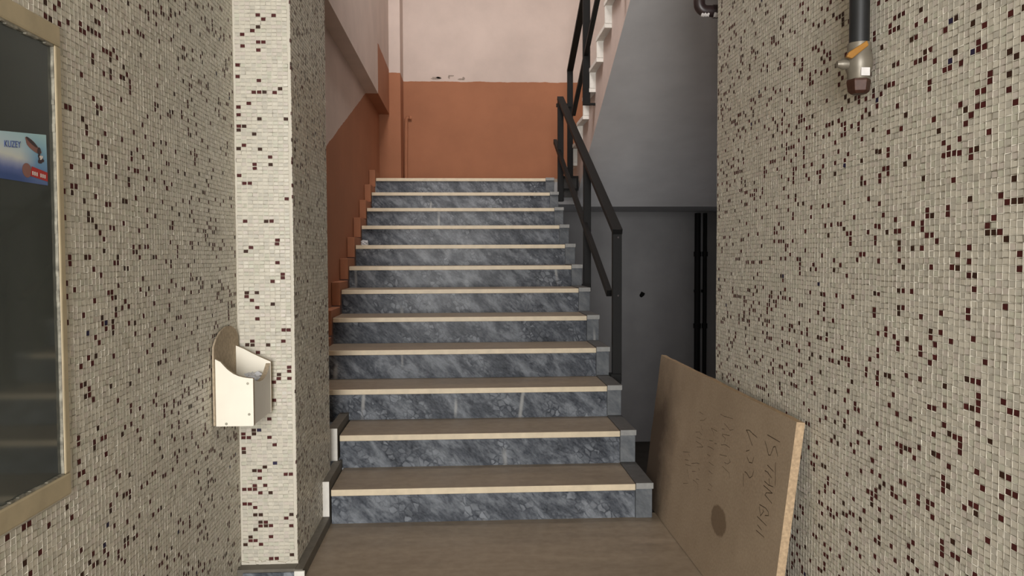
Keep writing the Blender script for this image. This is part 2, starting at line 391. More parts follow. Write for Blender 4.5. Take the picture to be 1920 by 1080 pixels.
def mosaic(parent, origin, ud, vd, u0, u1, v0, v1, hole=None, n_single=0, seed=0, dark=.062):
    """rows of small glass tiles laid in sheets on the plane origin + u*ud + v*vd"""
    g = np.random.default_rng(seed)
    ud, vd, og = np.array(ud, float), np.array(vd, float), np.array(origin, float); nd = np.cross(ud, vd)
    nu, nv = int((u1 - u0) / PU), int((v1 - v0) / PV)
    iu, iv = np.meshgrid(np.arange(nu), np.arange(nv)); iu = iu.ravel(); iv = iv.ravel(); n = len(iu)
    su, sv = iu // 17, iv // 23
    so = g.normal(0, 1, (nu // 17 + 2, nv // 23 + 2, 6))
    k = so[su, sv]
    u = u0 + (iu + .5) * PU + k[:, 0] * .0006 + g.normal(0, .00035, n)
    v = v0 + (iv + .5) * PV + k[:, 1] * .0006 + g.normal(0, .00030, n) + .0012 * np.sin(u * 9 + k[:, 2]) + k[:, 3] * .0012 * ((iu % 17) / 17 - .5)
    hgt = .0003 * np.sin(u * 13 + v * 5) + g.normal(0, .00012, n) + k[:, 4] * .0001
    dens = dark * np.clip(1 + .22 * k[:, 5], .5, 1.6)
    isd = g.random(n) < dens * .84
    grid = isd.reshape(nv, nu)
    spread = np.zeros_like(grid); pk = g.random(grid.shape)
    spread[:, 1:] |= grid[:, :-1] & (pk[:, 1:] < .09); spread[1:, :] |= grid[:-1, :] & (pk[1:, :] > .93)
    isd = (grid | spread).ravel()
    r = g.random(n); mat = np.where(r < .45, 0, np.where(r < .72, 1, np.where(r < .87, 2, 3)))
    r2 = g.random(n); mat = np.where(isd, np.where(r2 < .76, 4, np.where(r2 < .985, 5, 6)), mat)
    ang = g.normal(0, .02, n) + np.where(isd & (g.random(n) < .08), g.normal(0, .2, n), 0)
    ta, tb = g.normal(0, .028, n) + k[:, 2] * .010, g.normal(0, .028, n) + k[:, 3] * .010
    sc = 1 + g.normal(0, .03, n)
    keep = np.ones(n, bool)
    if hole is not None:
        keep &= ~((u > hole[0] - PU * .5) & (u < hole[1] + PU * .5) & (v > hole[2] - PV * .45) & (v < hole[3] + PV * .45))
    keep &= g.random(n) > .0012
    idx = np.nonzero(keep)[0]
    pos = og + u[:, None] * ud + v[:, None] * vd + hgt[:, None] * nd
    singles = set()
    if n_single:
        sz = np.array([proj_area(pos[i], Vector(nd)) for i in idx]); order = np.argsort(-sz)[:n_single]
        singles = set(int(i) for i in idx[order] if True)
    tv = tile_verts(0)
    rest = np.array([i for i in idx if int(i) not in singles])
    ca, sa = np.cos(ang), np.sin(ang)
    def local(i):
        i = np.atleast_1d(i)
        x = (tv[None, :, 0] * ca[i, None] - tv[None, :, 1] * sa[i, None]) * sc[i, None]; y = (tv[None, :, 0] * sa[i, None] + tv[None, :, 1] * ca[i, None]) * sc[i, None]
        z = tv[None, :, 2] + ta[i, None] * x + tb[i, None] * y
        return x, y, z
    x, y, z = local(rest)
    P = pos[rest][:, None, :] + x[..., None] * ud + y[..., None] * vd + z[..., None] * nd
    nr = len(rest); V = P.reshape(-1, 3)
    keepf = TF
    F = (keepf[None] + (np.arange(nr) * 12)[:, None, None]).reshape(-1, 4)
    me = bpy.data.meshes.new('mosaic_tiles'); me.vertices.add(len(V)); me.vertices.foreach_set('co', V.astype(np.float32).ravel())
    me.loops.add(F.size); me.loops.foreach_set('vertex_index', F.astype(np.int32).ravel())
    me.polygons.add(len(F)); me.polygons.foreach_set('loop_start', (np.arange(len(F)) * 4).astype(np.int32)); me.polygons.foreach_set('loop_total', np.full(len(F), 4, np.int32))
    for q in MOS: me.materials.append(M[q])
    me.polygons.foreach_set('material_index', np.repeat(mat[rest], 9).astype(np.int32)); me.update(calc_edges=True); me.shade_flat()
    o = bpy.data.objects.new('mosaic_tiles', me); COL.objects.link(o); o.parent = parent; o['kind'] = 'stuff'
    # raised grout joints: each cell's opening slopes up from the sunk tile to the ridge
    uo = u0 + (iu + .5) * PU + k[:, 0] * .0006; vo = v0 + (iv + .5) * PV + k[:, 1] * .0006 + .0012 * np.sin(u * 9 + k[:, 2]) + k[:, 3] * .0012 * ((iu % 17) / 17 - .5)
    gi = idx if hole is None else idx
    m_ = len(gi); wi, hi = PU * .422, PV * .408; wm, hm = PU * .474, PV * .452; we, he = PU * .503, PV * .503
    sx = np.array([-1, 1, 1, -1.]); sy = np.array([-1, -1, 1, 1.])
    gx = np.concatenate([sx * wi, sx * wm, sx * we]); gy = np.concatenate([sy * hi, sy * hm, sy * he]); gz = np.concatenate([np.full(4, -.0001), np.full(4, .00042), np.full(4, .00055)])
    jit = g.normal(0, 1, (m_, 12, 3)) * np.array([.00028, .00024, .00018])
    U = np.where(np.arange(12)[None] < 8, u[gi][:, None], uo[gi][:, None]) + gx[None] + jit[..., 0]
    W = np.where(np.arange(12)[None] < 8, v[gi][:, None], vo[gi][:, None]) + gy[None] + jit[..., 1]
    H = hgt[gi][:, None] + gz[None] + jit[..., 2] + (g.random(m_) < .03)[:, None] * .0006
    GV = (og + U[..., None] * ud + W[..., None] * vd + H[..., None] * nd).reshape(-1, 3)
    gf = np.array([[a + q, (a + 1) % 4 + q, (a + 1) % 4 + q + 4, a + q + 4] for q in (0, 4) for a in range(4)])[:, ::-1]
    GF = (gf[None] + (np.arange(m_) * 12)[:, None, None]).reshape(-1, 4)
    me = bpy.data.meshes.new('grout_joints'); me.vertices.add(len(GV)); me.vertices.foreach_set('co', GV.astype(np.float32).ravel())
    me.loops.add(GF.size); me.loops.foreach_set('vertex_index', GF.astype(np.int32).ravel())
    me.polygons.add(len(GF)); me.polygons.foreach_set('loop_start', (np.arange(len(GF)) * 4).astype(np.int32)); me.polygons.foreach_set('loop_total', np.full(len(GF), 4, np.int32))
    me.materials.append(M['grout']); me.materials.append(M['groutshade']); me.polygons.foreach_set('material_index', np.tile(np.array([1, 0, 1, 0, 0, 0, 0, 0], np.int32), m_)); me.update(calc_edges=True); me.shade_smooth()
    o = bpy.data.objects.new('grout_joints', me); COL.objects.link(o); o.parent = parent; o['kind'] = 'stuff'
    for i in sorted(singles):
        t = bpy.data.objects.new('tile', TMESH[int(mat[i])]); COL.objects.link(t); t.parent = parent
        ux = Vector(ud) * (ca[i] * sc[i]) + Vector(vd) * (sa[i] * sc[i]); vx = -Vector(ud) * (sa[i] * sc[i]) + Vector(vd) * (ca[i] * sc[i])
        # tilt: add the plane-normal component of each axis
        ux = ux + Vector(nd) * float(ta[i] * ca[i] + tb[i] * sa[i]) * float(sc[i]); vx = vx + Vector(nd) * float(-ta[i] * sa[i] + tb[i] * ca[i]) * float(sc[i])
        mm = Matrix.Identity(4)
        for a in range(3): mm[a][0] = ux[a]; mm[a][1] = vx[a]; mm[a][2] = nd[a]; mm[a][3] = pos[i][a]
        t.matrix_basis = mm
# u runs so that cross(u, v) faces the hall
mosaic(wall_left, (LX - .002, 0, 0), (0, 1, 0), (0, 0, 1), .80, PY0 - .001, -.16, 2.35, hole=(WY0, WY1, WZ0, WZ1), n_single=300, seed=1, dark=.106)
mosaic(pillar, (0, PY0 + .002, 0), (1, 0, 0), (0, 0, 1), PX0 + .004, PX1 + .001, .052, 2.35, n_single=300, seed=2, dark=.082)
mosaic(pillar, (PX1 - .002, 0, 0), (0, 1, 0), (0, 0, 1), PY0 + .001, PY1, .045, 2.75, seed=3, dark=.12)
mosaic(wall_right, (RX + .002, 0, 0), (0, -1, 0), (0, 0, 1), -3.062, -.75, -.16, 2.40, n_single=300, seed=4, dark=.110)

# ------------------------------------------------------------------ window in the left wall
win = struct(empty('window_1', (LX, 1.1, WZ0)), 'dark shop window with cream painted frame in the left mosaic wall')
b = MB(); fw_ = .040; x0, x1 = LX - .05, LX + .004
b.box(x0, x1, WY0, WY1, WZ1 - fw_, WZ1); b.box(x0, x1, WY0, WY1, WZ0, WZ0 + fw_ + .004)
b.box(x0, x1, WY1 - .024, WY1, WZ0 + fw_ + .004, WZ1 - fw_); b.box(x0, x1, WY0, WY0 + .03, WZ0 + fw_ + .004, WZ1 - fw_)
b.build('frame', 'frame', win, bevel=.004)
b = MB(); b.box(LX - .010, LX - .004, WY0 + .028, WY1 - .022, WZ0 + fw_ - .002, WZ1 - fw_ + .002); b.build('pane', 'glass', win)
b = MB()      # ragged putty bead round the pane
g = np.random.default_rng(5); y = WY0 + .03
while y < WY1 - .03:
    L = g.uniform(.008, .03); h = g.uniform(.002, .007)
    b.box(LX - .004, LX + .0015, y, min(y + L, WY1 - .024), WZ1 - fw_ - h, WZ1 - fw_)
    h = g.uniform(.0015, .004); b.box(LX - .004, LX + .0015, y, min(y + L, WY1 - .024), WZ0 + fw_ + .004, WZ0 + fw_ + .004 + h); y += L
z = WZ0 + fw_
while z < WZ1 - fw_:
    L = g.uniform(.008, .03); h = g.uniform(.0005, .0028); b.box(LX - .004, LX + .0015, WY1 - .024 - h, WY1 - .024, z, min(z + L, WZ1 - fw_)); z += L
b.build('putty', 'putty', win)
b = MB(); rx0 = LX - 1.1
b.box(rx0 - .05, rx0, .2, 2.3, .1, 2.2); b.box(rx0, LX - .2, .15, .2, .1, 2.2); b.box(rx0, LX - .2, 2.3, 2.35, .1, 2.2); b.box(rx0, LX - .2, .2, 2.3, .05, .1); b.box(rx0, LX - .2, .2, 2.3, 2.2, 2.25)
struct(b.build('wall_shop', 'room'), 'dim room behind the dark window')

# poster on the outside of the glass
PO = Vector((LX - .0032, 1.622, 1.256))
b = MB(); yl = -.40; zl = -.02
b.quad([(PO.x, 1.622, 1.257), (PO.x, 1.620, 1.352), (PO.x, 1.455, 1.336), (PO.x, 1.20, 1.318), (PO.x, 1.20, 1.246), (PO.x, 1.455, 1.256)])
b.quad([(PO.x - .0008, p[1], p[2]) for p in reversed(b.v[:6])])
for i in range(6):
    j = (i + 1) % 6; b.quad([b.v[j], b.v[i], b.v[6 + 5 - i], b.v[6 + 5 - j]])
po = b.build('poster', 'poster', at=PO, fix=False)
tag(po, 'torn strip of pale blue printed poster stuck on the dark window glass', 'poster')
def txt(name, body, size, mat, parent, mw, align='LEFT', extr=.0002):
    c = bpy.data.curves.new(name, 'FONT'); c.body = body; c.size = size; c.extrude = extr; c.align_x = align; c.materials.append(M[mat])
    tmp = bpy.data.objects.new(name, c); COL.objects.link(tmp); bpy.context.view_layer.update()
    me = bpy.data.meshes.new_from_object(tmp.evaluated_get(bpy.context.evaluated_depsgraph_get())); bpy.data.objects.remove(tmp)
    me.transform(mw); o = bpy.data.objects.new(name, me); COL.objects.link(o); o.parent = parent; o['kind'] = 'stuff'; return o
mw = Matrix(((0, 0, 1, .0006), (1.05, -.0, 0, -.094), (-.0, 1, 0, .060), (0, 0, 0, 1)))
mw[2][0] = .10
txt('lettering', 'KUZEY', .0165, 'p_ink', po, mw, 'RIGHT')
def disc(mb, cy, cz, ry, rz, mi=0, rot=0, x=.0005, n=20, jag=0):
    pts = []
    for k in range(n):
        a = 2 * math.pi * k / n; q = 1 + jag * math.sin(3 * a + 1) + jag * .6 * math.sin(5 * a)
        py, pz = ry * math.cos(a) * q, rz * math.sin(a) * q
        pts.append((PO.x + x, PO.y + cy + py * math.cos(rot) - pz * math.sin(rot), PO.z + cz + py * math.sin(rot) + pz * math.cos(rot)))
    mb.quad(pts, mi)
b = MB(); disc(b, -.052, .069, .029, .0085, 0, -.34, .0005, jag=.08); disc(b, -.056, .075, .021, .0035, 1, -.34, .0008); disc(b, -.031, .062, .006, .007, 1, -.3, .0009)
b.build('fish_print', ['p_brown', 'p_dark'], po, fix=False)
b = MB(); disc(b, -.026, .047, .010, .008, 1, -.3, .0005, jag=.25); disc(b, -.024, .051, .006, .004, 0, .2, .0008, jag=.2); b.build('bird_print', ['p_pale', 'p_dark'], po, fix=False)
b = MB(); disc(b, -.075, .022, .016, .013, 0, 0, .0005)
b.quad([(PO.x + .0007, PO.y - .064, PO.z + .013), (PO.x + .0007, PO.y - .001, PO.z + .008), (PO.x + .0007, PO.y - .001, PO.z + .025), (PO.x + .0007, PO.y - .058, PO.z + .031)], 1)
for k in range(7):
    if k == 3: continue
    y0 = PO.y - .058 + k * .0072; zz = PO.z + .0155 - k * .0004; b.quad([(PO.x + .0010, y0, zz), (PO.x + .0010, y0 + .005, zz), (PO.x + .0010, y0 + .005, zz + .007), (PO.x + .0010, y0, zz + .007)], 2)
b.build('red_badge', ['p_brown', 'p_red', 'p_pale'], po, fix=False)

# ------------------------------------------------------------------ plinth and low skirting on the left
base = struct(empty('baseboard_left', (-.39, 3.1, 0)), 'low grey marble skirting along the mosaic pillar')
F1 = Z1 - .035
b = MB(); b.box(-.405, -.369, 2.852, F1, -.12, .040); b.build('skirting', 'skirt', base, bevel=.002)
b = MB(); b.box(-.66, -.395, 2.853, PY0 + .01, -.19, .042); b.build('plinth', 'skirt', base, bevel=.002)
b = MB(); b.box(-.572, -.397, 2.846, 2.853, -.19, .032); b.build('plinth_face', 'riser', base, bevel=.001)
b = MB(); b.box(-.397, -.362, 2.842, 2.852, -.19, .036); b.build('skirting_end', 'white', base, bevel=.001)
b = MB()
g = np.random.default_rng(9)
x = PX0
while x < PX1 - .004:
    L = g.uniform(.01, .03); b.prism([(x, .040), (min(x + L, PX1), .040), (min(x + L * .9, PX1), .040 + g.uniform(.006, .016)), (x, .040 + g.uniform(.006, .018))], 1, PY0 - g.uniform(.001, .004), PY0 + .004); x += L * .95
b.build('mortar_bead', 'grout', base)

# ================================================================== lower flight
st = empty('staircase', (.17, Z1, 0)); tag(st, 'grey marble stairs with cream step edges rising to the orange landing', 'staircase')
XR, XC = .916, .991
b = MB(); prof = [(Z1 + .02, -.1)]
for n in range(12):
    yb = Z1 + DEP * n + .018; prof += [(yb, (RISE[n - 1] if n else 0) - .03), (yb, RISE[n] - .03)]
yt = Z1 + DEP * 11 + .02; prof += [(yt + .1, RISE[11] - .03), (yt + .1, 1.57), (yt - .1, 1.50), (Z1 + .75, -.1)]
b.prism(prof, 0, -.365, .925); b.build('slab', 'underpaint', st)
for n in range(12):
    yn = Z1 + DEP * n - .012; yr = Z1 + DEP * n; ye = Z1 + DEP * (n + 1) + .004; z = RISE[n]; zb = RISE[n - 1] if n else 0.0
    xl = -.366 if n == 0 else (-.381 if n == 1 else -.571)
    if n == 11: ye = yn + .06
    b = MB(); b.box(xl, XR, yn + .005, ye, z - .026, z); b.build('tread', 'tread', st)
    b = MB(); b.box(xl, XR, yn, yn + .0052, z - .0262, z + .0003); b.build('nosing', 'nosing', st, bevel=.002)
    b = MB(); b.box(xl, XR, yr, yr + .02, zb, z - .026); b.build('riser', 'riser', st)
    # right-hand curb: a pale-edged plate over a marble block
    b = MB(); b.box(XR + .001, XC, yn - .006, ye - .01 if n < 11 else ye, z - .018, z + .006); b.build('curb_plate', 'platetop', st, bevel=.002)
    b = MB(); b.box(XR + .001, XC, yn - .0085, yn - .0055, z - .0185, z + .0062); b.build('curb_edge', 'blockpale', st)
    b = MB(); b.box(XR + .001, XC - .003, yr - .010, yr + .02, zb + (.006 if n else 0), z - .018); b.build('curb_block', 'block', st, bevel=.0015)
    # left-hand stepped skirting
    if n < 2:
        f0 = Z1 + DEP * n - .035; f1 = Z1 + DEP * (n + 1) - .035; a0, a1 = ((-.405, -.370) if n == 0 else (-.432, -.388))
        b = MB(); b.box(a0, a1, f0 + .004, f1 + (.02 if n == 0 else .3), zb - .01 if n == 0 else zb + .042, z + .042 - (0 if n == 0 else .004)); b.build('skirting', 'skirt', st)
        b = MB(); b.box(a0, a1, f0, f0 + .004, zb + .041, z + .041 - (0 if n == 0 else .004)); b.build('skirting_end', 'white', st, bevel=.001)
    else:
        f0 = yn - .028; f1 = f0 + DEP; h = .040 + .028 * min(1, (n - 2) / 9)
        b = MB(); b.box(-.628, -.576, f0, f1, zb + h + .004, z + h); b.build('skirting', 'orange', st, bevel=.003)
b = MB(); b.box(-.625, -.436, PY1 + .004, Z1 + DEP * 2 + .03, .05, RISE[1] - .002); b.build('side_infill', 'block', st)

# ================================================================== upper flight (comes back over the right side)
uf = empty('staircase', (1.9, 7.83, RISE[11])); tag(uf, 'pale underside of upper stairs climbing back above the cellar wall', 'staircase')
UX0, UX1 = 1.215, 2.945; Y0U, ZU = 7.83, RISE[11]; NU = 10
def soff(y): return 1.953 + .4275 * (6.77 - y)
b = MB(); prof = [(7.666, ZU - .035)]
for k in range(NU):
    yy = Y0U - .351 * k; zz = ZU + .151 * (k + 1) - .03; prof += [(yy - .02, zz - .12), (yy - .02, zz)]
ye = Y0U - .351 * NU - .02; prof += [(ye, ZU + .151 * NU - .03), (ye, soff(ye)), (7.666, soff(7.666))]
b.prism(prof, 0, UX0 + .002, UX1, 0, 1); b.build('slab', ['grey', 'stringer'], uf)
for k in range(NU):
    yy = Y0U - .351 * k; zt = ZU + .151 * (k + 1); zb = ZU + .151 * k
    b = MB(); b.box(UX0 + .06, UX1, yy - .351 - .01, yy + .012, zt - .03, zt); b.build('tread', 'nosing', uf)
    b = MB(); b.box(UX0 + .06, UX1, yy - .02, yy, zb, zt - .03); b.build('riser', 'riser', uf)
    b = MB(); b.box(UX0 - .048, UX0 + .06, yy - .351 - .02, yy + .014, zt - .022, zt + .008); b.build('curb_plate', 'white', uf, bevel=.002)
    b = MB(); b.box(UX0 - .045, UX0 + .06, yy - .022, yy + .004, zb + .008, zt - .022); b.build('curb_block', 'white', uf, bevel=.002)

# ================================================================== railings
def railing(label, parts):
    e = empty('stair_railing', parts[0]); tag(e, label, 'railing', ); return e
r1 = railing('black iron railing along the right side of the lower stairs', ((1.02, 4.46, .45),))
def post(e, x, y, z0, z1, wx=.050, wy=.034):
    b = MB(); b.box(x - wx / 2, x + wx / 2, y - wy / 2, y + wy / 2, z0, z1); return b.build('post', 'black', e, bevel=.002)
X1 = 1.022
p1 = post(r1, X1, 4.46, .43, 1.262); p2 = post(r1, X1, 5.55, .88, 1.765); p3 = post(r1, X1, 7.08, 1.58, 2.455)
b = MB(); b.bar((X1, 4.435, 1.245), (X1, 7.10, 2.463), .054, .030); b.build('handrail', 'black', r1, bevel=.002)
b = MB(); b.bar((X1 - .016, 4.60, .905), (X1 - .016, 7.36, 2.130), .030, .040); b.build('midrail', 'black', r1, bevel=.002)
for (y, z) in ((4.46, .47), (5.55, .92), (7.08, 1.63)):
    b = MB(); b.box(.985, X1 + .02, y - .035, y + .035, z - .05, z + .004); b.build('bracket', 'black', r1, bevel=.002)
for z in (1.215, .90):
    b = MB(); b.tube([(X1 + .004, 4.46 - .0165, z), (X1 + .004, 4.46 - .0225, z)], .005, 8); b.build('bolt', 'brownpipe', r1)
b = MB(); b.bar((X1, 7.10, 2.44), (1.15, 7.40, 2.44), .03, .03) if False else b.box(X1, 1.15, 7.385, 7.412, 2.44, 2.47)
b.build('tie_bar', 'black', r1)
r2 = railing('black iron railing climbing beside the upper stairs', ((1.15, 7.42, 1.8),))
X2 = 1.148
post(r2, X2, 7.42, 1.62, 2.775); post(r2, X2, 6.43, 2.283, 3.24, .056, .034); post(r2, X2, 5.2, 2.80, 3.77)
b = MB(); b.bar((X2, 7.435, 2.762), (X2, 4.4, 2.762 + 3.035 * .437), .052, .032); b.build('handrail', 'black', r2, bevel=.002)
b = MB(); b.bar((X2 - .004, 7.16, 2.335), (X2 - .004, 4.4, 2.335 + 2.76 * .457), .034, .034); b.build('midrail', 'black', r2, bevel=.002)
b = MB(); b.box(X2 + .02, UX0 + .004, 6.415, 6.445, 2.283, 2.298); b.build('bracket', 'black', r2)
for z in (1.70, 1.80):
    b = MB(); b.box(1.05, UX0 + .004, 7.40, 7.44, z, z + .018); b.build('bracket', 'black', r2)
b = MB(); b.box(1.035, 1.20, 7.300, 7.322, 1.63, 1.815); b.build('fixing_plate', 'plateiron', r2)
for z in (1.69, 1.80):
    b = MB(); b.box(1.03, 1.205, 7.288, 7.300, z, z + .018); b.build('plate_bar', 'black', r2)
b = MB(); b.box(1.19, 1.205, 7.286, 7.300, 1.69, 1.80); b.build('plate_bar', 'black', r2)

# ================================================================== leaning board
BO = Vector((1.021, 2.205, .0)); bu = Vector((-.0054, 1, 0)).normalized(); bv0 = Vector((.082, 0, .658)).normalized()
bn = bu.cross(bv0).normalized(); bv = bn.cross(bu).normalized()
if bn.x > 0: bn = -bn
T = .024; BL, BH = 1.530, .663
b = MB(); g = np.random.default_rng(3)
top = [(x, BH + g.normal(0, .0007)) for x in np.linspace(BL, 0, 20)]; far = [(BL + g.normal(0, .003), z) for z in np.linspace(.0, BH, 14)][1:-1]
poly = [(0, 0), (BL, 0)] + far + top
pts = [BO + bu * q[0] + bv * q[1] for q in poly]; k = len(pts)
b.v = [(q[0], q[1], 0.0) for q in poly] + [(q[0], q[1], -T) for q in poly]
b.f = [tuple(range(k)), tuple(reversed(range(k, 2 * k)))] + [(i, k + i, k + (i + 1) % k, (i + 1) % k) for i in range(k)]; b.mi = [0, 0] + [1] * k
board = b.build('particle_board', ['board', 'boardedge'])
mm = Matrix.Identity(4)
for a in range(3): mm[a][0] = bu[a]; mm[a][1] = bv[a]; mm[a][2] = bn[a]; mm[a][3] = BO[a]
mm[2][3] += T * abs(bn.z)
board.matrix_basis = mm
tag(board, 'brown particle board with pencil writing leaning on the mosaic wall', 'board')
STROKES = [[(0.188,0.586),(0.093,0.586)],[(0.2,0.563),(0.181,0.55),(0.162,0.532),(0.148,0.534),(0.142,0.544),(0.133,0.562),(0.12,0.567),(0.094,0.544)],[(0.105,0.523),(0.09,0.479),(0.086,0.462)],[(0.159,0.502),(0.111,0.496)],[(0.172,0.482),(0.152,0.483),(0.118,0.475)],[(0.135,0.467),(0.126,0.454)],[(0.165,0.452),(0.133,0.45),(0.1,0.454)],[(0.168,0.439),(0.098,0.436),(0.14,0.425),(0.149,0.416),(0.092,0.408)],[(0.179,0.378),(0.132,0.382),(0.11,0.378)],[(0.18,0.371),(0.161,0.35),(0.143,0.368),(0.15,0.371)],[(0.129,0.361),(0.105,0.368),(0.11,0.378)],[(0.185,0.34),(0.109,0.337)],[(0.174,0.318),(0.14,0.314)],[(0.179,0.3),(0.115,0.301)],[(0.296,0.529),(0.319,0.542),(0.347,0.558),(0.363,0.563),(0.337,0.568),(0.305,0.564),(0.265,0.561)],[(0.341,0.5),(0.314,0.51)],[(0.326,0.484),(0.303,0.474),(0.278,0.478),(0.272,0.497)],[(0.329,0.437),(0.316,0.438),(0.282,0.43),(0.264,0.441),(0.258,0.459)],[(0.339,0.428),(0.325,0.391)],[(0.624,0.564),(0.586,0.564),(0.496,0.573)],[(0.589,0.519),(0.565,0.523)],[(0.572,0.541),(0.51,0.531),(0.478,0.54)],[(0.508,0.513),(0.578,0.503),(0.581,0.499),(0.543,0.495),(0.549,0.484)],[(0.579,0.465),(0.535,0.476),(0.489,0.476)],[(0.579,0.431),(0.507,0.443)],[(0.522,0.418),(0.493,0.42),(0.467,0.433),(0.485,0.441)],[(0.536,0.401),(0.502,0.399),(0.467,0.397),(0.454,0.381)],[(0.635,0.5),(0.703,0.498),(0.675,0.488),(0.665,0.478)],[(0.707,0.452),(0.668,0.458)],[(0.645,0.456),(0.623,0.458)],[(0.714,0.428),(0.675,0.432),(0.646,0.432)],[(0.708,0.4),(0.674,0.402)],[(0.681,0.379),(0.624,0.38)],[(0.669,0.35),(0.629,0.35)],[(0.647,0.311),(0.612,0.309)],[(0.655,0.288),(0.622,0.292)],[(0.862,0.526),(0.812,0.526)],[(0.843,0.497),(0.797,0.507),(0.772,0.521)],[(0.824,0.482),(0.807,0.471),(0.794,0.47)],[(0.879,0.445),(0.831,0.456),(0.798,0.451)],[(0.859,0.43),(0.804,0.435)],[(0.858,0.414),(0.796,0.417),(0.769,0.413),(0.838,0.397)],[(0.878,0.324),(0.814,0.342),(0.783,0.346)],[(0.859,0.298),(0.818,0.309)],[(0.789,0.329),(0.774,0.324)],[(0.835,0.272),(0.802,0.274),(0.769,0.272),(0.762,0.255)],[(0.801,0.285),(0.766,0.291)],[(1.004,0.339),(0.914,0.358)],[(0.931,0.349),(0.914,0.342)],[(0.965,0.317),(0.92,0.325)],[(0.951,0.301),(0.88,0.314)],[(0.923,0.287),(0.902,0.273),(0.883,0.261)],[(0.951,0.226),(0.889,0.244)]]
b = MB()
for s_ in STROKES:
    for (a0, a1) in zip(s_[:-1], s_[1:]):
        d = Vector((a1[0] - a0[0], a1[1] - a0[1])); L = d.length
        if L < 1e-5: continue
        hw = .0009 + .0006 * (s_[0][0] < .5); nn = Vector((-d.y, d.x)) / L * hw; e = d / L * .001
        zt = .00035
        q = [(a0[0] - e.x - nn.x, a0[1] - e.y - nn.y, zt), (a1[0] + e.x - nn.x * .7, a1[1] + e.y - nn.y * .7, zt), (a1[0] + e.x + nn.x * .7, a1[1] + e.y + nn.y * .7, zt), (a0[0] - e.x + nn.x, a0[1] - e.y + nn.y, zt)]
        b.quad(q)
me = bpy.data.meshes.new('handwriting'); me.from_pydata(b.v, [], b.f); me.materials.append(M['pencil'])
o = bpy.data.objects.new('handwriting', me); COL.objects.link(o); o.parent = board; o['kind'] = 'stuff'

# ================================================================== leaflet box
lb = empty('leaflet_box', (LX + .06, 2.74, .59)); tag(lb, 'cream open-topped wooden leaflet box fixed to the mosaic wall beside the pillar', 'box')
BX0, BXF, BYN, BYF, BZ = LX + .003, -.467, 2.612, 2.862, .590
b = MB(); b.prism([(2.604, BZ + .003), (2.600, .80), (2.603, .838), (2.63, .862), (2.68, .882), (2.74, .893), (2.80, .890), (2.85, .874), (2.88, .85), (2.885, .82), (2.885, BZ + .003)], 0, BX0 - .002, BX0 + .004, 1, 0); b.build('back_panel', ['mdf', 'mdf'], lb, bevel=.001)
def side(y0, y1, poly, nm): 
    b = MB(); b.prism(poly, 1, y0, y1, 1, 0); return b.build(nm, ['laminate', 'mdf'], lb)
xb = BX0 + .0045
side(BYN, BYN + .014, [(xb, BZ), (-.468, BZ), (BXF, BZ + .004), (BXF, .7395), (-.480, .7405), (-.495, .743), (-.512, .7475), (-.528, .755), (-.545, .768), (-.557, .781), (-.566, .792), (xb, .801)], 'side_panel')
side(BYF - .014, BYF, [(xb, BZ), (BXF, BZ), (BXF, .762), (-.476, .766), (-.50, .777), (-.53, .792), (-.555, .806), (xb, .818)], 'side_panel')
b = MB(); b.prism([(BYN + .0145, BZ + .002), (BYF - .0145, BZ + .002), (BYF - .0145, .757), (2.825, .742), (2.80, .729), (2.77, .720), (2.74, .716), (2.70, .717), (2.66, .724), (BYN + .0145, .734)], 0, BXF - .016, BXF - .001, 1, 0); b.build('front_panel', ['laminate2', 'mdf'], lb)
b = MB(); b.box(xb, BXF - .0165, BYN + .0145, BYF - .0145, BZ + .004, BZ + .018); b.build('bottom_panel', 'laminate2', lb)
for (x, z) in ((-.4835, .724), (-.4805, .627), (-.551, .598)):
    b = MB(); b.tube([(x, BYN + .002, z), (x, BYN - .0012, z)], .0042, 12); b.box(x - .003, x + .003, BYN - .0016, BYN - .0011, z - .0005, z + .0005); b.build('screw', 'screw', lb)

def crumple(name, c, r, label, seed, mat='paper', sq=(1, 1, .75)):
    bm = bmesh.new(); bmesh.ops.create_icosphere(bm, subdivisions=3, radius=1)
    for v in bm.verts:
        q = v.co.copy(); nval = mnoise.cell(q * 2.2 + Vector((seed, 0, 0))) * .28 + mnoise.noise(q * 3.1 + Vector((seed, 3, 1))) * .32 + mnoise.noise(q * 7 + Vector((1, seed, 1))) * .12
        v.co = Vector((q.x * sq[0], q.y * sq[1], q.z * sq[2])) * r * (1 + nval)
    me = bpy.data.meshes.new(name); bm.to_mesh(me); bm.free(); me.materials.append(M[mat])
    o = bpy.data.objects.new(name, me); COL.objects.link(o); o.location = c; tag(o, label, 'paper'); return o
crumple('crumpled_paper', (-.512, 2.805, .712), .029, 'crumpled grey-white paper ball at the open end of the leaflet box', 2.3)
crumple('crumpled_paper', (-.530, 2.700, .690), .032, 'flattened white paper wad lying deep in the leaflet box', 5.1, sq=(.8, 1.3, .6))
crumple('paper_scrap', (-.545, 6.25 - .03, RISE[7] + .018), .026, 'small white paper scrap on a step against the orange skirting', 8.2, sq=(1, .6, .8))

